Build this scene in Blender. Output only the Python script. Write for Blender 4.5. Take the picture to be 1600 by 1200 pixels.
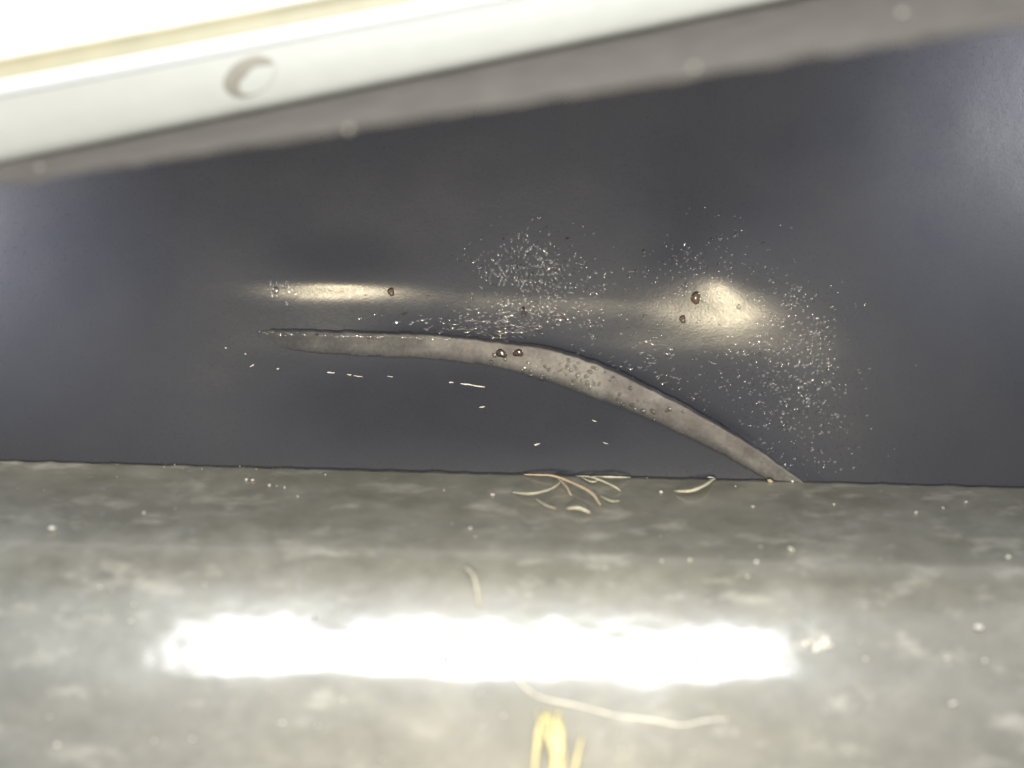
import bpy, bmesh, math, random
from mathutils import Vector, Matrix, noise

# ------------------------------------------------------------------ units
# everything is laid out in "u" = one photo pixel on the dark panel = 0.02 mm
S = 2.5e-5
D = 3000.0                      # camera to panel, in u
random.seed(7)
sc = bpy.context.scene
for o in list(bpy.data.objects):
    bpy.data.objects.remove(o)

def V3(x, y, z):
    return Vector((x * S, y * S, z * S))

# ------------------------------------------------------------------ camera
cam = bpy.data.cameras.new("camera")
camo = bpy.data.objects.new("camera", cam)
sc.collection.objects.link(camo)
camo.location = V3(0, -D, 0)
camo.rotation_euler = (math.pi / 2, 0, 0)
cam.sensor_width = 36.0
cam.lens = 36.0 * D / 1600.0
cam.clip_start = 0.0005
cam.clip_end = 10.0
cam.dof.use_dof = True
cam.dof.focus_distance = D * S
APERTURE = 95.0                 # lens opening in u
cam.dof.aperture_fstop = cam.lens * 1e-3 / (APERTURE * S)
sc.camera = camo

# ------------------------------------------------------------------ world and lamps
w = bpy.data.worlds.new("World")
sc.world = w
w.use_nodes = True
bg = w.node_tree.nodes["Background"]
bg.inputs[0].default_value = (1.0, 0.99, 0.98, 1)
bg.inputs[1].default_value = 0.90

def area_lamp(name, loc, target, sx, sy, radiance, col, shape='ELLIPSE'):
    l = bpy.data.lights.new(name, 'AREA')
    l.shape = shape
    l.size = sx * S
    l.size_y = sy * S
    a = sx * sy * S * S * (math.pi / 4 if shape == 'ELLIPSE' else 1)
    l.energy = radiance * math.pi * a
    l.color = col
    o = bpy.data.objects.new(name, l)
    sc.collection.objects.link(o)
    o.location = V3(*loc)
    d = V3(*target) - V3(*loc)
    o.rotation_euler = d.to_track_quat('-Z', 'Y').to_euler()
    return o

# long cool tube over the slot: blown-out streak on the lower bar, white upper bar
area_lamp("tube_lamp", (-40, -1550, 1035), (-40, -560, -320), 1390, 330, 20, (0.93, 0.975, 1.0), 'RECTANGLE')
# small warm lamp low in front of the slot: golden glows, sparkle in the droplets
wl = area_lamp("warm_lamp", (45, -1850, -590), (45, 0, 140), 130, 240, 100, (1.0, 0.86, 0.58))
wl.data.spread = math.radians(75)
# unseen fill lamps added at both ends of the slot to grade the panel
for lamp in (area_lamp("left_fill_lamp", (-1200, -400, 430), (-740, 0, 260), 340, 340, 20, (1, 0.96, 0.88)),
             area_lamp("right_fill_lamp", (1200, -480, 560), (740, 0, 420), 340, 340, 13, (1, 0.97, 0.90))):
    lamp.data.spread = math.radians(70)

sc.view_settings.view_transform = 'Standard'
sc.view_settings.look = 'None'
sc.view_settings.exposure = 0.0
sc.view_settings.gamma = 1.0
sc.cycles.use_denoising = True
sc.cycles.max_bounces = 10
sc.cycles.caustics_reflective = False
sc.cycles.caustics_refractive = False
sc.cycles.sample_clamp_indirect = 4.0

# ------------------------------------------------------------------ helpers
def mat(name):
    m = bpy.data.materials.new(name)
    m.use_nodes = True
    nt = m.node_tree
    return m, nt, nt.nodes["Principled BSDF"]

def node(nt, typ, **kw):
    n = nt.nodes.new(typ)
    for k, v in kw.items():
        setattr(n, k, v)
    return n

def tex_coord(nt, scale=(1, 1, 1)):
    """object coordinates rescaled to u"""
    tc = node(nt, 'ShaderNodeTexCoord')
    mp = node(nt, 'ShaderNodeMapping')
    mp.inputs['Scale'].default_value = tuple(s / S for s in scale)
    nt.links.new(tc.outputs['Object'], mp.inputs['Vector'])
    return mp.outputs['Vector']

def noise_tex(nt, vec, scale, detail=4, rough=0.55, dist=0.0):
    n = node(nt, 'ShaderNodeTexNoise')
    n.inputs['Scale'].default_value = scale
    n.inputs['Detail'].default_value = detail
    n.inputs['Roughness'].default_value = rough
    n.inputs['Distortion'].default_value = dist
    nt.links.new(vec, n.inputs['Vector'])
    return n.outputs['Fac']

def ramp(nt, fac, stops):
    r = node(nt, 'ShaderNodeValToRGB')
    el = r.color_ramp.elements
    while len(el) < len(stops):
        el.new(0.5)
    for e, (p, c) in zip(el, stops):
        e.position = p
        e.color = (*c, 1) if len(c) == 3 else c
    nt.links.new(fac, r.inputs['Fac'])
    return r.outputs['Color']

def bump(nt, h, dist, strength=1.0, prev=None):
    b = node(nt, 'ShaderNodeBump')
    b.inputs['Distance'].default_value = dist * S
    b.inputs['Strength'].default_value = strength
    nt.links.new(h, b.inputs['Height'])
    if prev is not None:
        nt.links.new(prev, b.inputs['Normal'])
    return b.outputs['Normal']

def mesh_obj(name, verts, faces, material, parent=None, smooth=True):
    me = bpy.data.meshes.new(name)
    me.from_pydata([tuple(c * S for c in v) for v in verts], [], faces)
    me.update()
    if smooth:
        me.polygons.foreach_set('use_smooth', [True] * len(me.polygons))
    me.materials.append(material)
    o = bpy.data.objects.new(name, me)
    sc.collection.objects.link(o)
    if parent:
        o.parent = parent
    return o

def empty(name, loc=(0, 0, 0)):
    o = bpy.data.objects.new(name, None)
    sc.collection.objects.link(o)
    o.location = V3(*loc)
    o.empty_display_size = 20 * S
    return o

def tag(o, label, cat, group=None, kind=None):
    o['label'] = label
    o['category'] = cat
    if group:
        o['group'] = group
    if kind:
        o['kind'] = kind
    return o

def grid_faces(nx, ny, flip=False):
    f = []
    for j in range(ny - 1):
        for i in range(nx - 1):
            a = j * nx + i
            q = (a, a + 1, a + nx + 1, a + nx)
            f.append(q[::-1] if flip else q)
    return f

def W(u, v, d):
    return ((u - 800) * d / D, d - D, (600 - v) * d / D)

def fbm(x, y, z=0.0, octv=4):
    return noise.fractal(Vector((x, y, z)), 1.0, 2.0, octv)

def lerp_tab(tab, x):
    if x <= tab[0][0]:
        return tab[0][1]
    for (a, p), (b, q) in zip(tab, tab[1:]):
        if x <= b:
            t = (x - a) / (b - a)
            return p + (q - p) * t
    return tab[-1][1]

def smooth_tab(tab):
    """Catmull-Rom through a table of (x, y)"""
    def f(x):
        n = len(tab)
        if x <= tab[0][0]:
            return tab[0][1]
        if x >= tab[-1][0]:
            return tab[-1][1]
        for i in range(n - 1):
            if x <= tab[i + 1][0]:
                break
        x0, y0 = tab[i]; x1, y1 = tab[i + 1]
        m0 = (y1 - tab[i - 1][1]) / (x1 - tab[i - 1][0]) if i > 0 else (y1 - y0) / (x1 - x0)
        m1 = (tab[i + 2][1] - y0) / (tab[i + 2][0] - x0) if i + 2 < n else (y1 - y0) / (x1 - x0)
        h = x1 - x0; t = (x - x0) / h
        return ((2*t**3 - 3*t**2 + 1) * y0 + (t**3 - 2*t**2 + t) * h * m0
                + (-2*t**3 + 3*t**2) * y1 + (t**3 - t**2) * h * m1)
    return f

def sstep(a, b, x):
    t = max(0.0, min(1.0, (x - a) / (b - a)))
    return t * t * (3 - 2 * t)

# ------------------------------------------------------------------ materials
def m_panel():
    m, nt, p = mat("dark_glossy_plastic")
    v = tex_coord(nt)
    n1 = noise_tex(nt, v, 0.006, 3)
    c = ramp(nt, n1, [(0.3, (0.0270, 0.0300, 0.043)), (0.7, (0.033, 0.0355, 0.046))])
    nt.links.new(c, p.inputs['Base Color'])
    n2 = noise_tex(nt, v, 0.16, 5, 0.65)
    r = ramp(nt, n2, [(0.3, (0.26,) * 3), (0.75, (0.33,) * 3)])
    nt.links.new(r, p.inputs['Roughness'])
    p.inputs['IOR'].default_value = 1.45
    b1 = bump(nt, noise_tex(nt, v, 0.30, 3, 0.6), 0.16)
    b2 = bump(nt, noise_tex(nt, v, 0.05, 3, 0.5), 0.22, 1.0, b1)
    nt.links.new(b2, p.inputs['Normal'])
    return m

def m_ridge():
    m, nt, p = mat("scuffed_lit_edge")  # scuffed edge, with the light falling on it put into the colour
    v = tex_coord(nt)
    n1 = noise_tex(nt, v, 0.012, 4)
    c = ramp(nt, n1, [(0.35, (0.120, 0.112, 0.120)), (0.65, (0.225, 0.223, 0.226))])
    n2 = noise_tex(nt, v, 0.15, 5, 0.7)
    c2 = ramp(nt, n2, [(0.35, (0.80,) * 3), (0.65, (1.0,) * 3)])
    mx = node(nt, 'ShaderNodeMix', data_type='RGBA', blend_type='MULTIPLY')
    mx.inputs[0].default_value = 1.0
    nt.links.new(c, mx.inputs[6]); nt.links.new(c2, mx.inputs[7])
    at = node(nt, 'ShaderNodeAttribute', attribute_name='light_fade')
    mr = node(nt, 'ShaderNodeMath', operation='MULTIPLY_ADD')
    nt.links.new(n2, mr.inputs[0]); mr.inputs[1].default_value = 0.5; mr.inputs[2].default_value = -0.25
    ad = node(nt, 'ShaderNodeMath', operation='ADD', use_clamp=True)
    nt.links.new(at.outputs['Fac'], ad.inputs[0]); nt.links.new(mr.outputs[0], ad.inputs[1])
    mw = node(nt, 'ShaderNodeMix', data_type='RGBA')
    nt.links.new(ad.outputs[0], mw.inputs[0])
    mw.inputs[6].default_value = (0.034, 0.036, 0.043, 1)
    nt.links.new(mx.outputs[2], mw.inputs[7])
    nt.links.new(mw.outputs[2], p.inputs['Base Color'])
    p.inputs['Roughness'].default_value = 0.55
    p.inputs['IOR'].default_value = 1.3
    nt.links.new(bump(nt, n2, 1.2), p.inputs['Normal'])
    return m

def m_lower():
    m, nt, p = mat("frosted_grey_plastic")
    v = tex_coord(nt, (0.8, 1, 1))
    n1 = noise_tex(nt, v, 0.009, 6, 0.62, 0.4)
    c = ramp(nt, n1, [(0.34, (0.138, 0.134, 0.107)), (0.48, (0.162, 0.158, 0.130)), (0.60, (0.195, 0.191, 0.163)), (0.74, (0.27, 0.265, 0.24))])
    n3 = noise_tex(nt, v, 0.03, 5, 0.6)
    c3 = ramp(nt, n3, [(0.3, (0.80,) * 3), (0.6, (1.0,) * 3)])
    mx = node(nt, 'ShaderNodeMix', data_type='RGBA', blend_type='MULTIPLY')
    mx.inputs[0].default_value = 1.0
    nt.links.new(c, mx.inputs[6]); nt.links.new(c3, mx.inputs[7])
    # pale scuffs
    n4 = noise_tex(nt, tex_coord(nt, (0.55, 1, 1.3)), 0.021, 5, 0.6, 0.15)
    f4 = ramp(nt, n4, [(0.56, (0, 0, 0)), (0.72, (0.55,) * 3)])
    n5 = noise_tex(nt, v, 0.055, 4, 0.6)
    f5 = ramp(nt, n5, [(0.62, (0, 0, 0)), (0.74, (0.5,) * 3)])
    sc1 = node(nt, 'ShaderNodeMix', data_type='RGBA'); sc1.inputs[7].default_value = (0.42, 0.41, 0.36, 1)
    nt.links.new(f4, sc1.inputs[0]); nt.links.new(mx.outputs[2], sc1.inputs[6])
    sc2 = node(nt, 'ShaderNodeMix', data_type='RGBA'); sc2.inputs[7].default_value = (0.27, 0.275, 0.29, 1)
    nt.links.new(f5, sc2.inputs[0]); nt.links.new(sc1.outputs[2], sc2.inputs[6])
    nt.links.new(sc2.outputs[2], p.inputs['Base Color'])
    r = ramp(nt, n3, [(0.3, (0.40,) * 3), (0.75, (0.52,) * 3)])
    nt.links.new(r, p.inputs['Roughness'])
    p.inputs['IOR'].default_value = 1.9
    p.inputs['Coat Weight'].default_value = 1.0
    p.inputs['Coat Roughness'].default_value = 0.13
    p.inputs['Coat IOR'].default_value = 1.6
    b1 = bump(nt, n1, 0.35, 0.5)
    b2 = bump(nt, noise_tex(nt, v, 0.06, 4, 0.6), 0.5, 0.8, b1)
    nt.links.new(b2, p.inputs['Normal'])
    return m

def m_plain(name, c, rough, bump_s=None, bump_d=0, var=0.85, ns=0.02, ior=1.5):
    m, nt, p = mat(name)
    v = tex_coord(nt)
    n = noise_tex(nt, v, ns, 4)
    cc = ramp(nt, n, [(0.3, tuple(x * var for x in c)), (0.7, c)])
    nt.links.new(cc, p.inputs['Base Color'])
    p.inputs['Roughness'].default_value = rough
    p.inputs['IOR'].default_value = ior
    if bump_s:
        nt.links.new(bump(nt, noise_tex(nt, v, bump_s, 4), bump_d), p.inputs['Normal'])
    return m

def m_water(name, tint=(1, 1, 1), rough=0.03, even=None):
    m, nt, p = mat(name)
    nt.nodes.remove(p)
    out = nt.nodes["Material Output"]
    tr = node(nt, 'ShaderNodeBsdfTransparent'); tr.inputs[0].default_value = (*tint, 1)
    gl = node(nt, 'ShaderNodeBsdfGlossy'); gl.inputs['Roughness'].default_value = rough
    fr = node(nt, 'ShaderNodeFresnel'); fr.inputs[0].default_value = 1.8
    mx = node(nt, 'ShaderNodeMixShader')
    if even is None:
        nt.links.new(fr.outputs[0], mx.inputs[0])
    else:
        mx.inputs[0].default_value = even
    nt.links.new(tr.outputs[0], mx.inputs[1]); nt.links.new(gl.outputs[0], mx.inputs[2])
    nt.links.new(mx.outputs[0], out.inputs[0])
    return m

M = dict(
    panel=m_panel(), ridge=m_ridge(), lower=m_lower(),
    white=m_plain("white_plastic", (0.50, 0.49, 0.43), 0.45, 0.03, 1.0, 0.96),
    white2=m_plain("groove_shade_ivory", (0.48, 0.44, 0.30), 0.45, 0.03, 1.0, 0.9),  # groove's shadow line put into the colour, with its yellow dirt
    white3=m_plain("highlight_white_plastic", (0.86, 0.86, 0.83), 0.4, 0.03, 1.0, 0.97),  # bead highlight and blown-out top put into a paler white
    lip=m_plain("shaded_lip_grey", (0.105, 0.092, 0.078), 0.75, 0.04, 2.0, 0.6),  # shade of the lower band put into a darker lip colour
    dimple=m_plain("tan_crescent", (0.34, 0.31, 0.245), 0.8, 0.06, 2.0, 0.7),
    water=m_water("clear_water", (0.84, 0.83, 0.82), 0.10),
    sparkle=m_water("bright_water", (1, 1, 1), 0.10, 0.17),
    amber=m_water("amber_water", (0.55, 0.43, 0.35), 0.08),
    dust=m_plain("pale_dust", (0.78, 0.77, 0.71), 0.5, 0.2, 0.5, 0.9, 0.1),
    lint=m_plain("grey_dust", (0.42, 0.40, 0.34), 0.7, 0.2, 0.5, 0.9, 0.1),
    yellow=m_plain("yellow_fibre", (0.86, 0.77, 0.40), 0.5, 0.2, 0.5, 0.85, 0.1),
    cream=m_plain("cream_fibre", (0.52, 0.51, 0.41), 0.5, 0.2, 0.5, 0.85, 0.1),
    orange=m_plain("orange_fibre", (0.48, 0.39, 0.28), 0.5, 0.2, 0.5, 0.85, 0.1),
    grit=m_plain("dark_grit", (0.03, 0.027, 0.025), 0.7, 0.2, 0.5, 0.7, 0.1),
    fleck=m_plain("pale_fleck", (0.55, 0.55, 0.53), 0.3, 0.2, 0.5, 0.9, 0.1),
)

# ------------------------------------------------------------------ dark panel
R_UP = smooth_tab([(375, 517), (450, 519), (537, 522), (620, 524), (672, 526), (725, 531), (800, 540), (850, 547), (912, 565),
                   (970, 589), (1025, 617), (1080, 646), (1130, 674), (1180, 705), (1231, 741), (1300, 792), (1400, 866)])
R_LO = smooth_tab([(375, 521), (410, 534), (475, 552), (569, 558), (662, 563), (756, 573), (850, 595), (912, 618),
                   (970, 640), (1025, 662), (1080, 690), (1119, 709), (1190, 748), (1300, 814), (1400, 880)])

def gauss(u, v, cu, cv, su, sv, a, ang=0.0, soft=0.45):
    du, dv = u - cu, v - cv
    c, s = math.cos(ang), math.sin(ang)
    p, q = du * c + dv * s, -du * s + dv * c
    if q < 0:
        q *= soft                  # gentler above its crest
    return a * math.exp(-0.5 * ((p / su) ** 2 + (q / sv) ** 2))

def panel_h(u, v):
    x = abs(u - 800.0)             # the panel is gently hollow from end to end
    q = max(0.0, min(x, 600) - 420)
    h = 0.000225 * min(x, 420) ** 2 + 0.189 * q - 0.000525 * q * q
    t = sstep(540, 760, v)         # below the ridge it leans forward to the lower bar
    h += (54 - h) * t
    # two soft swells that carry the golden glows
    h += gauss(u, v, 522, 440, 72, 15, 6.6, 0.0)
    h += gauss(u, v, 1108, 426, 68, 44, 16.0, 0.25)
    h += gauss(u, v, 1140, 400, 180, 110, 7.0, 0.0)
    # faint shoulder joining them
    h += gauss(u, v, 850, 458, 170, 17, 2.4, 0.05)
    # fillet running up to the ridge
    if 300 < u < 1450:
        e = R_UP(u)
        h += 7.0 * math.exp(-abs(e - v) / 14.0) * sstep(520, 700, u) * (1.0 if v < e else 0.0)
    h += 2.0 * fbm(u * 0.004, v * 0.004, 3.1, 3)
    return h

panel_root = empty("dark_panel", (0, 0, 0))
tag(panel_root, "dark grey glossy panel with two golden glows, seen through the slot", "panel")
nx, ny = 360, 250
vs = []
for j in range(ny):
    for i in range(nx):
        u = -320 + 2240 * i / (nx - 1)
        v = -60 + 960 * j / (ny - 1)
        vs.append((u - 800, -panel_h(u, v), 600 - v))
mesh_obj("panel_face", vs, grid_faces(nx, ny, True), M['panel'], panel_root)

# pale ridge: a step whose sloped lower face looks towards the lower bar
RH = 12.0
def ridge_amp(u):
    return RH * (0.22 + 0.78 * sstep(380, 640, u))

def ridge_h(u, v):
    a, b = R_UP(u), R_LO(u)
    t = max(0, min(1, (b - v) / (b - a)))
    return panel_h(u, b) + ridge_amp(u) * t ** 1.15 + 1.0 - 5.0 * (1 - sstep(380, 470, u))

vs, light_fade = [], []  # light along the ridge painted as a colour fade, plus random mottling
nu, nt_ = 230, 14
for j in range(nt_ + 3):
    for i in range(nu):
        u = 378 + (1400 - 378) * i / (nu - 1)
        up, lo = R_UP(u), R_LO(u)
        up += 1.6 * fbm(u * 0.07, 1.3, 0, 3); lo += 2.2 * fbm(u * 0.05, 7.7, 0, 3)
        light_fade.append(sstep(0.0, 0.55, j / (nt_ - 1)) * (0.10 * sstep(385, 440, u) + 0.24 * sstep(455, 510, u) + 0.66 * sstep(600, 760, u + 60 * fbm(u * .02, j * .1, 3, 3))) * (1 - 0.15 * sstep(1090, 1230, u)) * (1 if j < nt_ else 0.3) * (1 + 0.6 * fbm(u * .012, j * .12, 8, 4)))
        if j < nt_:
            t = j / (nt_ - 1)
            v = lo + (up - lo) * t
            h = ridge_h(u, R_LO(u) + (R_UP(u) - R_LO(u)) * t) + (0.8 * fbm(u * 0.05, v * 0.08, 2, 3))
            if j == 0:
                h = min(h, panel_h(u, v)) - 4
        else:
            k = j - nt_
            v = up - (2.0, 4.5, 8.0)[k]
            h = panel_h(u, R_LO(u)) + ridge_amp(u) * (0.85, 0.5, 0.0)[k] + (0, 0, -12)[k] - 5.0 * (1 - sstep(380, 470, u))
        vs.append((u - 800, -h, 600 - v))
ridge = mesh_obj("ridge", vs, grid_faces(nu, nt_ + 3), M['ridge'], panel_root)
wa = ridge.data.attributes.new('light_fade', 'FLOAT', 'POINT')
wa.data.foreach_set('value', light_fade)
ridge['label'] = "pale grey curved ridge running down to the right"

def surf_h(u, v):
    if 390 < u < 1390 and R_UP(u) <= v <= R_LO(u):
        return ridge_h(u, v)
    return panel_h(u, v)

# ------------------------------------------------------------------ lower bar
def low_top(u):
    return 720 + 0.0262 * u
ELEV = smooth_tab([(0, 65), (60, 64), (110, 59), (140, 46), (170, 36.5), (200, 31.6), (255, 30.2), (305, 28.6), (345, 24.5), (420, 20), (520, 18), (800, 16)])
LOW_PROF = []                    # (w, d) : w = px below the top edge at mid frame
def _build_low():
    d = 2938.0
    z = (600 - low_top(800)) * d / D
    y = d - D
    v0 = low_top(800)
    while True:
        d = y + D
        v = 600 - z * D / d
        wv = v - v0
        LOW_PROF.append((wv, d))
        if wv > 620:
            break
        a = math.radians(ELEV(wv))
        y -= math.sin(a) * 6
        z -= math.cos(a) * 6
_build_low()
LOWD = lambda wv: lerp_tab(LOW_PROF, wv)

def low_disp(u, wv):
    """lumps towards the viewer, in u of depth"""
    return 0.45 * fbm(u * 0.012, wv * 0.016, 5.0, 4) + 2 * fbm(u * 0.0025, wv * 0.004, 9.0, 2)

def low_pt(u, v):
    wv = v - low_top(u)
    d = LOWD(wv) - low_disp(u, wv) * sstep(-5, 25, wv)
    return W(u, v, d)

low_root = empty("lower_bar", (0, -700, -330))
tag(low_root, "frosted grey translucent bar across the bottom, with a blown-out white streak", "bar")
nx, ny = 330, 110
vs = []
us = [-420 + 2440 * i / (nx - 1) for i in range(nx)]
for j in range(ny):
    for u in us:
        if j == 0:      # back face down from the top edge
            x, y, z = W(u, low_top(u) + 1.5 * fbm(u * .03, 2, 0, 3), 2938)
            vs.append((x, y + 14, z - 500))
        elif j == 1:
            x, y, z = W(u, low_top(u) + 2.0 * fbm(u * .03, 2, 0, 3) + 2, 2938)
            vs.append((x, y + 10, z - 8))
        else:
            wv = 560 * ((j - 2) / (ny - 3)) ** 1.15
            v = low_top(u) + wv
            if j == 2:
                v += 2.0 * fbm(u * .03, 2, 0, 3)
            vs.append(low_pt(u, v))
lb = mesh_obj("bar_body", vs, grid_faces(nx, ny, True), M['lower'])
lb.parent = low_root
lb.matrix_parent_inverse = Matrix.Translation(low_root.location).inverted()

# ------------------------------------------------------------------ upper bar
# profile lines: (v at u=0, slope, depth)
UP = [
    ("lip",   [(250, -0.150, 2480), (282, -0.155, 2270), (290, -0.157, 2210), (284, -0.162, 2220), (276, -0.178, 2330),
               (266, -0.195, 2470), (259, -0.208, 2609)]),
    ("bar_face", [(262, -0.208, 2608), (257, -0.208, 2600), (250, -0.207, 2594), (235, -0.204, 2590), (200, -0.198, 2588),
                  (165, -0.192, 2589), (154, -0.189, 2590)]),
    ("bead",  [(154, -0.189, 2590), (149, -0.188, 2586), (140, -0.187, 2583), (131, -0.186, 2584), (126, -0.187, 2587)]),
    ("groove", [(126, -0.187, 2587), (120, -0.187, 2590), (110, -0.188, 2592), (100, -0.190, 2590), (94, -0.191, 2587)]),
    ("top_step", [(94, -0.191, 2587), (86, -0.193, 2585), (60, -0.194, 2594), (-40, -0.2, 2670), (-400, -0.22, 2900)]),
]
up_root = empty("upper_bar", (0, -400, 520))
tag(up_root, "out-of-focus white bar slanting across the top left, grey lower lip", "bar")
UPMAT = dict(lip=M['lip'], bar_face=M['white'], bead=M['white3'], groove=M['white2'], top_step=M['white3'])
nx = 200
us = [-450 + 2500 * i / (nx - 1) for i in range(nx)]
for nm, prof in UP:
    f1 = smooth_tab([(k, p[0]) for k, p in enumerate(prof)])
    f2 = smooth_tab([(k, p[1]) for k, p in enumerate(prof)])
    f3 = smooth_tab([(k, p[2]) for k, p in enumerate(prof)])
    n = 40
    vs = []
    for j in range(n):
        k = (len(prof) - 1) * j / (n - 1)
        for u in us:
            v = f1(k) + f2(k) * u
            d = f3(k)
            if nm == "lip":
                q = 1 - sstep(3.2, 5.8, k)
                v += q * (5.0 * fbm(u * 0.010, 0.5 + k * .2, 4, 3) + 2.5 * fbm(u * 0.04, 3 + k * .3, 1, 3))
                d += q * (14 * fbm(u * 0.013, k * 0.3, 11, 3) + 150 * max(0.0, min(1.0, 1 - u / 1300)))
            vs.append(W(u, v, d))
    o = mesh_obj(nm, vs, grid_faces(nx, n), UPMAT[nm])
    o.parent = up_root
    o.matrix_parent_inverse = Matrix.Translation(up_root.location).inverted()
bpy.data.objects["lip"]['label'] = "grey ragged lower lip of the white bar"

def up_face_pt(u, v):
    prof = UP[1][1]
    tab = sorted((p[0] + p[1] * u, p[2]) for p in prof)
    return W(u, v, lerp_tab(tab, v))

# dimple on the white face, drawn as a tan crescent
def crescent(name, cu, cv, ru, rv, ang, a0, thick, material, n=36):
    vs, fs = [], []
    for k in range(n):
        a = 2 * math.pi * k / n
        th = thick * max(0.0, math.cos((a - a0) * 0.5)) ** 2
        for (r, hh) in ((1.0, 0.3), (1.0 - 0.25 * th, 1.6), (1.0 - 0.7 * th, 1.6), (1.0 - th - 0.01, 0.3)):
            p, q = ru * r * math.cos(a), rv * r * math.sin(a)
            x, y, z = up_face_pt(cu + p * math.cos(ang) - q * math.sin(ang), cv + p * math.sin(ang) + q * math.cos(ang))
            vs.append((x, y - hh, z))
    for k in range(n):
        for r in range(3):
            a, b = k * 4 + r, ((k + 1) % n) * 4 + r
            fs.append((a, a + 1, b + 1, b))
    o = mesh_obj(name, vs, fs, material)
    o.parent = up_root
    o.matrix_parent_inverse = Matrix.Translation(up_root.location).inverted()
    return o
crescent("dimple", 390, 120, 44, 29, -0.5, math.pi * 1.35, 0.85, M['dimple'])
bpy.data.objects["dimple"]['label'] = "tan crescent mark on the white face"

# ------------------------------------------------------------------ water
def dome_mesh(name, material, seed, seg=10, rings=4, irr=0.12, flat=0.36):
    """bead of unit radius lying in xz, bulging to -y"""
    rnd = random.Random(seed)
    ph = [rnd.uniform(0, 6.28) for _ in range(3)]
    def rad(a):
        return 1 + irr * (math.sin(a + ph[0]) * .5 + math.sin(2 * a + ph[1]) * .8 + math.sin(3 * a + ph[2]) * .5)
    vs, fs = [], []
    for j in range(rings + 1):
        t = j / (rings + 0.0) * math.pi / 2 * 0.96
        for k in range(seg):
            a = 2 * math.pi * k / seg
            r = math.cos(t * 0.97) * rad(a)
            vs.append((r * math.cos(a), -math.sin(t) * flat, r * math.sin(a)))
    for j in range(rings):
        for k in range(seg):
            fs.append((j * seg + k, j * seg + (k + 1) % seg, (j + 1) * seg + (k + 1) % seg, (j + 1) * seg + k))
    fs.append(tuple(rings * seg + k for k in range(seg)))
    bmv = (vs, fs)
    me = bpy.data.meshes.new(name)
    me.from_pydata([tuple(c * S for c in v) for v in vs], [], fs)
    me.update()
    me.polygons.foreach_set('use_smooth', [True] * len(me.polygons))
    me.materials.append(material)
    return me, bmv
SPARK = [dome_mesh("water_droplet", M['sparkle'], 40 + s, irr=0.03 + 0.03 * (s % 4)) for s in range(8)]
DOMES = [dome_mesh("water_droplet", M['water'], s, irr=0.06 + 0.05 * (s % 4)) for s in range(8)]
AMBER = [dome_mesh("amber_droplet", M['amber'], 20 + s, seg=16, rings=6, irr=0.22, flat=0.38) for s in range(3)]

def surf_rot(u, v):
    """rotation that turns -y to the surface normal at u, v"""
    e = 3.0
    gx = (surf_h(u + e, v) - surf_h(u - e, v)) / (2 * e)
    gz = (surf_h(u, v - e) - surf_h(u, v + e)) / (2 * e)
    gx, gz = max(-.5, min(.5, gx)), max(-.5, min(.5, gz))
    n = Vector((-gx, -1, -gz)).normalized()
    return Vector((0, -1, 0)).rotation_difference(n).to_matrix()

def drop(u, v, r, label, group, ar=1.0, ang=0.0, meshes=DOMES, name="water_droplet", cat="droplet"):
    me = random.choice(meshes)[0]
    o = bpy.data.objects.new(name, me)
    sc.collection.objects.link(o)
    r *= 1.15
    o.location = V3(u - 800, -surf_h(u, v), 600 - v)
    o.rotation_euler = (surf_rot(u, v) @ Matrix.Rotation(ang, 3, 'Y')).to_euler()
    o.scale = (r * ar, r, r / math.sqrt(ar))
    tag(o, label, cat, group)
    return o

# named large drops
drop(1083, 467, 7.5, "largest amber-rimmed water drop left of the round golden glow", None, 1.0, 0.3, AMBER, "amber_droplet")
drop(1065, 500, 5.0, "dark amber drop below the largest one at the round glow", None, 1, 0, AMBER, "amber_droplet")
drop(1069, 448, 3.6, "small clear drop just above the largest amber drop", None)
drop(1150, 481, 3.4, "small clear drop at the right edge of the round golden glow", None)
drop(612, 457, 5.2, "single dark drop on the left golden streak", None, 1, 0, AMBER, "amber_droplet")
drop(783, 553, 6.6, "left of two dark brown drops on the pale ridge", None, 1, 0.8, AMBER, "amber_droplet")
drop(809, 552, 6.2, "right of two dark brown drops on the pale ridge", None, 1, 1.6, AMBER, "amber_droplet")
drop(818, 487, 4.6, "dark upright oval drop above the ridge between the glows", None, 2.0, 1.5, AMBER, "amber_droplet")
drop(435, 455, 5.0, "clear drop at the left tip of the golden streak", None, 1.0, 0)

mist = []                         # small beads joined in one mesh
def cluster(cu, cv, su, sv, n, rmin, rmax, label, group, ar=(0.9, 1.15), angs=(0, 3.14), rot=0.0, big=3.0, lim=60, test=None, clump=0.42, wet=0.10):
    made = 0
    pts = []
    tries = 0
    while made < n and tries < n * 30:
        tries += 1
        if pts and random.random() < clump:
            q = random.choice(pts)
            u, v = q[0] + random.gauss(0, 9), q[1] + random.gauss(0, 7)
        else:
            a, b = random.gauss(0, su), random.gauss(0, sv)
            u = cu + a * math.cos(rot) - b * math.sin(rot)
            v = cv + a * math.sin(rot) + b * math.cos(rot)
        if test and not test(u, v):
            continue
        r = rmin + (rmax - rmin) * random.random() ** 2.2
        if any((u - q[0]) ** 2 + (v - q[1]) ** 2 < (r + q[2]) ** 2 for q in pts):
            continue
        pts.append((u, v, r))
        made += 1
    pts.sort(key=lambda q: -q[2])
    for k, (u, v, r) in enumerate(pts):
        ra, an = random.uniform(*ar), random.uniform(*angs)
        if k < lim and r > big * 0.5:
            drop(u, v, r, label, group, ra, an, DOMES if random.random() < wet else SPARK)
        else:
            mist.append((u, v, r, ra, an, random.random() < wet))

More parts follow.
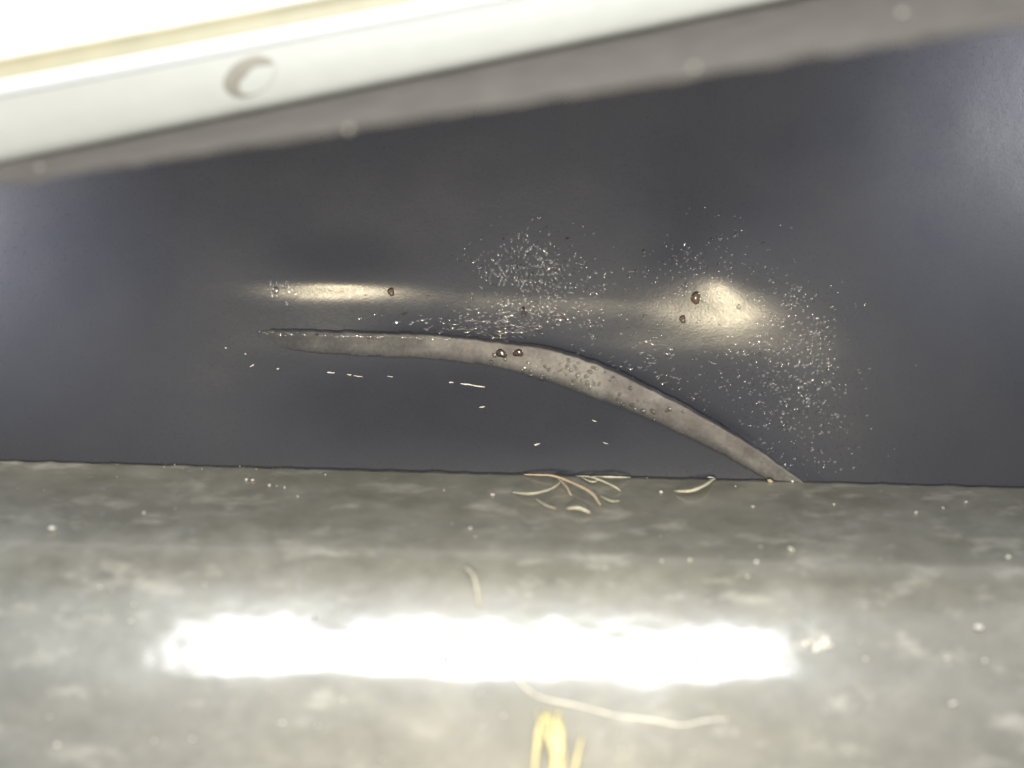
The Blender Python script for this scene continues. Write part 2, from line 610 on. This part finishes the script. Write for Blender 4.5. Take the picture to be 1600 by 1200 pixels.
above = lambda u, v: v < R_UP(max(376, u)) - 2 and v < 745
cluster(1228, 540, 46, 58, 430, 0.9, 2.5, "tiny bright water bead in the swarm right of the round golden glow", "beads right of the round glow", test=above, lim=50)
cluster(1190, 615, 68, 46, 230, 0.9, 2.6, "tiny bright water bead in the scatter below the round golden glow", "beads below the round glow", test=above, lim=35, rot=0.4)
cluster(1090, 420, 52, 32, 190, 1.0, 2.4, "tiny water bead above the round golden glow", "beads above the round glow", test=above, lim=20)
cluster(1290, 660, 50, 45, 60, 1.0, 2.4, "faint lone water bead far right of the ridge", "outlying beads at right", test=above, lim=15)
cluster(1230, 715, 25, 14, 30, 1.0, 2.2, "tiny bead in the dark corner where the ridge meets the lower bar", "beads in the dark corner", test=above, lim=10)
cluster(800, 425, 36, 28, 220, 1.0, 2.6, "small water bead in the swarm between the two golden glows", "beads between the glows", (1, 2.0), (0.8, 2.2), wet=0.2, test=above, lim=30)
cluster(880, 455, 44, 38, 280, 1.0, 2.9, "irregular wet speck in the swarm between the two golden glows", "wet specks between the glows", (0.8, 2.0), (-0.4, 1.9), wet=0.2, test=above, lim=25)
cluster(765, 507, 48, 14, 180, 1.0, 3.0, "glistening wet speck just above the upper edge of the pale ridge", "wet specks above the ridge", (1.2, 3.0), (-0.5, 0.5), test=above, lim=25)
cluster(1000, 560, 60, 34, 80, 1.2, 3.0, "small wet speck in the dark hollow above the right half of the ridge", "wet specks in the hollow", (1, 2.4), (-0.6, 0.4), test=above, lim=15)
onr = lambda u, v: 560 < u < 1150 and R_UP(u) + 2 < v < R_LO(u) - 2
cluster(930, 600, 120, 50, 80, 1.2, 4.0, "ring-like clear droplet sitting on the pale ridge", "droplets on the ridge", (0.9, 1.5), (0, 3.1), wet=1.0, test=onr, lim=40, clump=0.3)
edg = lambda u, v: 380 < u < 760 and abs(v - R_UP(u) - 1) < 4
cluster(590, 522, 110, 5, 75, 1.3, 3.6, "wet bead clinging to the upper edge of the ridge at its left end", "beads on the ridge's upper edge", (1, 2.0), (-0.4, 0.4), test=edg, lim=15, clump=0.6)

cluster(450, 455, 14, 6, 26, 1.2, 3.0, "grainy wet bead at the left end of the golden streak", "beads at the streak's left end", (1, 1.8), (1.2, 1.9), lim=10, clump=0.2)
vs, fs, mi = [], [], []
for (u, v, r, ra, an, is_wet) in mist:
    dv, df = random.choice(DOMES)[1]
    mi += [1 if is_wet else 0] * len(df)
    b = len(vs)
    r *= 1.15
    R = surf_rot(u, v) @ Matrix.Rotation(an, 3, 'Y')
    h = surf_h(u, v)
    for (x, y, z) in dv:
        q = R @ Vector((x * r * ra, y * r, z * r / math.sqrt(ra)))
        vs.append((u - 800 + q.x, -h + q.y, 600 - v + q.z))
    fs += [tuple(i + b for i in f) for f in df]
o = mesh_obj("condensation", vs, fs, M['sparkle'])
o.data.materials.append(M['water'])
o.data.polygons.foreach_set('material_index', mi)
tag(o, "fine condensation of tiny water beads on the dark panel", "condensation", kind="stuff")

# ------------------------------------------------------------------ flecks below the ridge
def tube(name, pts, rad, material, sides=8, taper=True, flat=1.0, ragged=0.0):
    P = [Vector(p) for p in pts]
    n = len(P)
    vs, fs = [], []
    up = Vector((0, -1, 0))
    for i in range(n):
        t = (P[min(i + 1, n - 1)] - P[max(i - 1, 0)]).normalized()
        a = t.cross(up)
        a = a.normalized() if a.length > 1e-4 else Vector((1, 0, 0))
        b = a.cross(t).normalized()
        e = i / (n - 1)
        r = rad if not taper else rad * (0.35 + 0.65 * math.sin(math.pi * min(max(e, 0.02), 0.98)) ** 0.5)
        r *= 1 + ragged * fbm(i * 0.45, rad, P[0].x * .1, 3)
        for k in range(sides):
            q = 2 * math.pi * k / sides
            vs.append(tuple(P[i] + a * (r * math.cos(q)) + b * (r * flat * math.sin(q))))
    for i in range(n - 1):
        for k in range(sides):
            fs.append((i * sides + k, i * sides + (k + 1) % sides, (i + 1) * sides + (k + 1) % sides, (i + 1) * sides + k))
    fs.append(tuple(range(sides))[::-1])
    fs.append(tuple((n - 1) * sides + k for k in range(sides)))
    return mesh_obj(name, vs, fs, material)

def fleck(u0, v0, u1, v1, r, label, group=None):
    pts = []
    for k in range(7):
        t = k / 6
        u, v = u0 + (u1 - u0) * t, v0 + (v1 - v0) * t + random.uniform(-.5, .5)
        pts.append((u - 800, -panel_h(u, v) - r * 0.3, 600 - v))
    return tag(tube("fleck", pts, r, M['fleck'], 6, True, 0.5, 0.6), label, "fleck", group)
fleck(513, 582, 525, 583, 1.2, "short pale fleck under the left half of the ridge")
fleck(544, 585, 551, 586, 1.1, "pale fleck just right of the first fleck under the ridge")
fleck(554, 587, 568, 589, 0.7, "faint thin fleck trailing right of the second one")
fleck(606, 588, 615, 589, 0.6, "faintest lone fleck midway under the ridge")
fleck(702, 597, 709, 598, 0.9, "stubby fleck left of the long dashed fleck")
fleck(720, 599, 758, 605, 1.2, "long dashed pale fleck under the middle of the ridge")
fleck(749, 636, 758, 635, 1.0, "lone pale fleck below the long dashed one")
fleck(834, 694, 843, 692, 1.2, "pale fleck low down near the lower bar's edge")
fleck(924, 656, 931, 658, 0.9, "small pale fleck under the bend of the ridge")
fleck(940, 690, 948, 692, 0.7, "tiny fleck between the bend of the ridge and the lower bar")
fleck(396, 573, 402, 570, 1.4, "bright curled fleck below the ridge's left tip")
fleck(436, 577, 440, 576, 1.2, "small bright fleck right of the curled one")
fleck(1100, 743, 1110, 744, 1.3, "bright fleck at the lower bar's top edge by the ridge")
fleck(388, 553, 390, 554, 0.9, "minute fleck left of the ridge's tip")
fleck(358, 544, 361, 545, 0.9, "leftmost minute fleck beyond the ridge's tip")

# ------------------------------------------------------------------ dust and fibres on the lower bar
def blob_mesh(name, material, seed):
    bm = bmesh.new()
    bmesh.ops.create_icosphere(bm, subdivisions=2, radius=1.0)
    for vtx in bm.verts:
        vtx.co *= 1 + 0.75 * noise.noise(vtx.co * 1.5 + Vector((seed * 3.7, 0, 0)))
        vtx.co *= S
    me = bpy.data.meshes.new(name)
    bm.to_mesh(me); bm.free()
    me.polygons.foreach_set('use_smooth', [True] * len(me.polygons))
    me.materials.append(material)
    return me
DUST = [blob_mesh("dust_speck", M['dust'], s) for s in range(6)]
LINT = [blob_mesh("dust_speck", M['lint'], 40 + s) for s in range(3)]
GRIT = [blob_mesh("grit", M['grit'], 30 + s) for s in range(3)]

def speck(u, v, r, label, group=None, meshes=DUST, name="dust_speck", cat="dust", pt=None, ar=1.0):
    o = bpy.data.objects.new(name, random.choice(meshes))
    sc.collection.objects.link(o)
    x, y, z = pt or low_pt(u, v)
    o.location = V3(x, y - 0.25 * r, z + 0.3 * r)
    o.rotation_euler = (0, random.uniform(-.6, .6), random.uniform(0, 6))
    r *= 0.55 if r > 5 else 0.62
    o.scale = (r * ar, r * 0.8, r * 0.55) if meshes is DUST else (r * ar, r, r)
    return tag(o, label, cat, group)

speck(1529, 983, 11, "largest round white speck near the right end of the lower bar")
speck(1538, 1034, 6, "white speck just below the largest one at the bar's right end")
speck(1489, 1101, 7, "pale oval speck low on the bar's right end", ar=1.4)
bm = bmesh.new()
for k in range(34):
    q = Vector((random.gauss(0, 11), random.gauss(0, 2), random.gauss(0, 6)))
    g = bmesh.ops.create_icosphere(bm, subdivisions=2, radius=random.uniform(1.5, 4.0), matrix=Matrix.Translation(q))
for vtx in bm.verts:
    vtx.co += Vector((1, 1, 1)) * 1.5 * noise.noise(vtx.co * 0.3)
    vtx.co *= S
me = bpy.data.meshes.new("crusty_lump"); bm.to_mesh(me); bm.free(); me.materials.append(M['dust'])
o = bpy.data.objects.new("crusty_lump", me); sc.collection.objects.link(o); o.location = V3(*low_pt(1278, 1010))
tag(o, "bright crusty lump off the right tip of the white streak", "dust")
speck(1352, 1031, 5.5, "white speck right of the crusty lump")
speck(1182, 879, 5.0, "white speck above the right end of the white streak")
speck(1236, 860, 6, "pale oval speck upper right of the bar's middle", ar=1.6)
speck(1431, 802, 4.5, "white speck near the bar's top edge at right")
speck(1575, 872, 6, "upright pale speck at the bar's far right edge")
speck(82, 828, 9, "broad pale flake near the bar's upper left", ar=1.5)
speck(90, 1166, 7, "round white speck in the bar's bottom left corner")
speck(77, 1122, 6, "pale speck above the round one in the bottom left corner")
speck(735, 826, 3.5, "small round speck above the middle of the white streak")
speck(205, 972, 5, "white speck left of the white streak's tip")
G1 = "fine dust specks over the lower bar"
for k in range(110):
    u = random.uniform(-40, 1640)
    v = low_top(u) + 20 + 440 * random.random() ** 1.2
    if 250 < u < 1250 and 930 < v < 1070:
        continue
    speck(u, v, 1.0 + 4.2 * random.random() ** 2.5, "fine pale dust speck scattered on the frosted lower bar", G1)
G2 = "specks along the lower bar's top edge"
for k in range(26):
    u = random.choice([random.uniform(0, 1500), random.uniform(250, 700)])
    speck(u, low_top(u) + random.uniform(-1, 12), 0.6 + 1.5 * random.random() ** 2.5, "minute speck on the top edge of the lower bar", G2)
for (u, v, r) in ((1090, 1036, 5), (1112, 1040, 3.5), (1185, 1045, 3)):
    speck(u, v, r, "dark grain at the lower right rim of the white streak", "dark grains at the streak", GRIT, "grit", "grit")
speck(492, 965, 3.5, "dark grain at the upper rim of the white streak", None, GRIT, "grit", "grit")
speck(697, 1031, 5, "dark oval grain at the streak's lower middle", None, GRIT, "grit", "grit", ar=1.8)

# dust on the upper bar's lip and grit on the panel
def lip_pt(u, k):
    p = UP[0][1][k]
    return W(u, p[0] + p[1] * u, p[2] - 6 + 150 * max(0.0, min(1.0, 1 - u / 1300)) * (1 - sstep(3.2, 5.8, k)))
for (u, k, r, l) in ((545, 2, 6.5, "blurred pale speck on the grey lip left of centre"),
                     (1410, 4, 8, "blurred pale speck on the grey lip at far right"),
                     (62, 4, 7.5, "blurred pale speck on the grey lip at far left"),
                     (1085, 3, 5.5, "faint blurred patch on the grey lip right of centre")):
    speck(0, 0, r, l, None, LINT, pt=lip_pt(u, k))

def fibre(name, pts, rad, material, label, lift=0.6, n=26, group=None, ragged=0.3, stand=18.0):
    # smooth path through photo points, lying on the lower bar
    rad *= 0.55
    T = list(range(len(pts)))
    fu, fv = smooth_tab(list(zip(T, [p[0] for p in pts]))), smooth_tab(list(zip(T, [p[1] for p in pts])))
    P = []
    for i in range(n):
        t = (len(pts) - 1) * i / (n - 1)
        u, v = fu(t), fv(t)
        x, y, z = low_pt(u, max(v, low_top(u) + 1))
        a = stand * math.sin(math.pi * i / (n - 1)) ** 0.7
        P.append((x * (1 - a / D), y - rad * lift - a, z * (1 - a / D) + rad * lift))
    return tag(tube(name, P, rad, material, 8, True, 1.0, ragged), label, "fibre", group)

fibre("fibre", [(818, 742), (862, 744), (900, 758), (925, 772), (938, 790)], 3.4, M['orange'], "orange curved fibre hooked over the lower bar's top edge")
fibre("fibre", [(868, 745), (884, 760), (893, 776)], 2.4, M['orange'], "short orange fibre branching off the orange hooked one")
fibre("fibre", [(885, 796), (905, 795), (923, 803)], 4.0, M['cream'], "short stubby cream fibre below the orange hooked one")
fibre("fibre", [(1056, 769), (1080, 768), (1102, 759), (1117, 748)], 4.2, M['cream'], "curved cream fibre at the top edge, like a small hook")
fibre("fibre", [(800, 770), (830, 772), (862, 764), (882, 748)], 2.6, M['cream'], "thin cream fibre left of the orange hooked one")
fibre("fibre", [(900, 742), (930, 748), (958, 760), (970, 768)], 2.2, M['cream'], "thin cream fibre right of the orange hooked one")
fibre("fibre", [(925, 741), (955, 739), (985, 743)], 2.4, M['cream'], "short flat fibre along the bar's top edge")
for k in range(3):
    u0, v0 = random.uniform(810, 960), random.uniform(744, 782)
    a, L = random.uniform(-0.5, 0.9), random.uniform(10, 26)
    v1 = max(743, v0 + L * math.sin(a))
    fibre("lint", [(u0, v0), (u0 + L * math.cos(a), v1 + random.uniform(-4, 4)), (u0 + 1.8 * L * math.cos(a), v1 + random.uniform(-2, 8))],
          random.uniform(1.2, 2.2), M['cream'], "short curl of pale lint in the tangle by the orange hooked fibre", group="lint in the tangle at the top edge", stand=8)
speck(1033, 770, 5, "round cream grain at the end of the hooked cream fibre")
speck(1203, 753, 5.5, "orange grain at the top edge by the foot of the ridge", None, [blob_mesh("dust_speck", M['orange'], 50)], ar=1.4)
speck(1238, 753, 4, "white grain at the top edge right of the orange grain")
fibre("fibre", [(724, 886), (738, 897), (745, 920), (748, 950)], 3.2, M['cream'], "cream fibre standing up from the white streak's upper rim")
fibre("thread", [(800, 1050), (820, 1075), (850, 1092), (905, 1104), (960, 1118), (1020, 1126), (1065, 1134), (1100, 1127), (1136, 1124)],
      2.8, M['dust'], "long thin wavy thread below the white streak", n=60, ragged=0.6, stand=0)
# yellow tuft at the bottom
tr = empty("yellow_tuft", low_pt(868, 1200))
tag(tr, "bright yellow fluffy tuft at the bottom edge of the photo", "tuft")
strands = [([(834, 1230), (837, 1180), (841, 1140), (852, 1116)], 4.2), ([(868, 1230), (869, 1180), (868, 1140), (873, 1112)], 6),
           ([(893, 1230), (900, 1190), (909, 1152)], 4)]
for k in range(12):
    b = random.choice((836, 840, 864, 870, 876, 882))
    e = b + random.gauss(0, 6)
    strands.append(([(b + random.gauss(0, 4), 1230), (b, 1185), (e, 1150 + random.gauss(0, 8)), (e + random.gauss(0, 7), 1118 + random.gauss(0, 10))], random.uniform(1.5, 3.2)))
for pts, r in strands:
    o = fibre("strand", pts, r, M['yellow'], "x", 0.6, 22, stand=15)
    for key in ("label", "category"):
        del o[key]
    o.parent = tr
    o.matrix_parent_inverse = Matrix.Translation(tr.location).inverted()
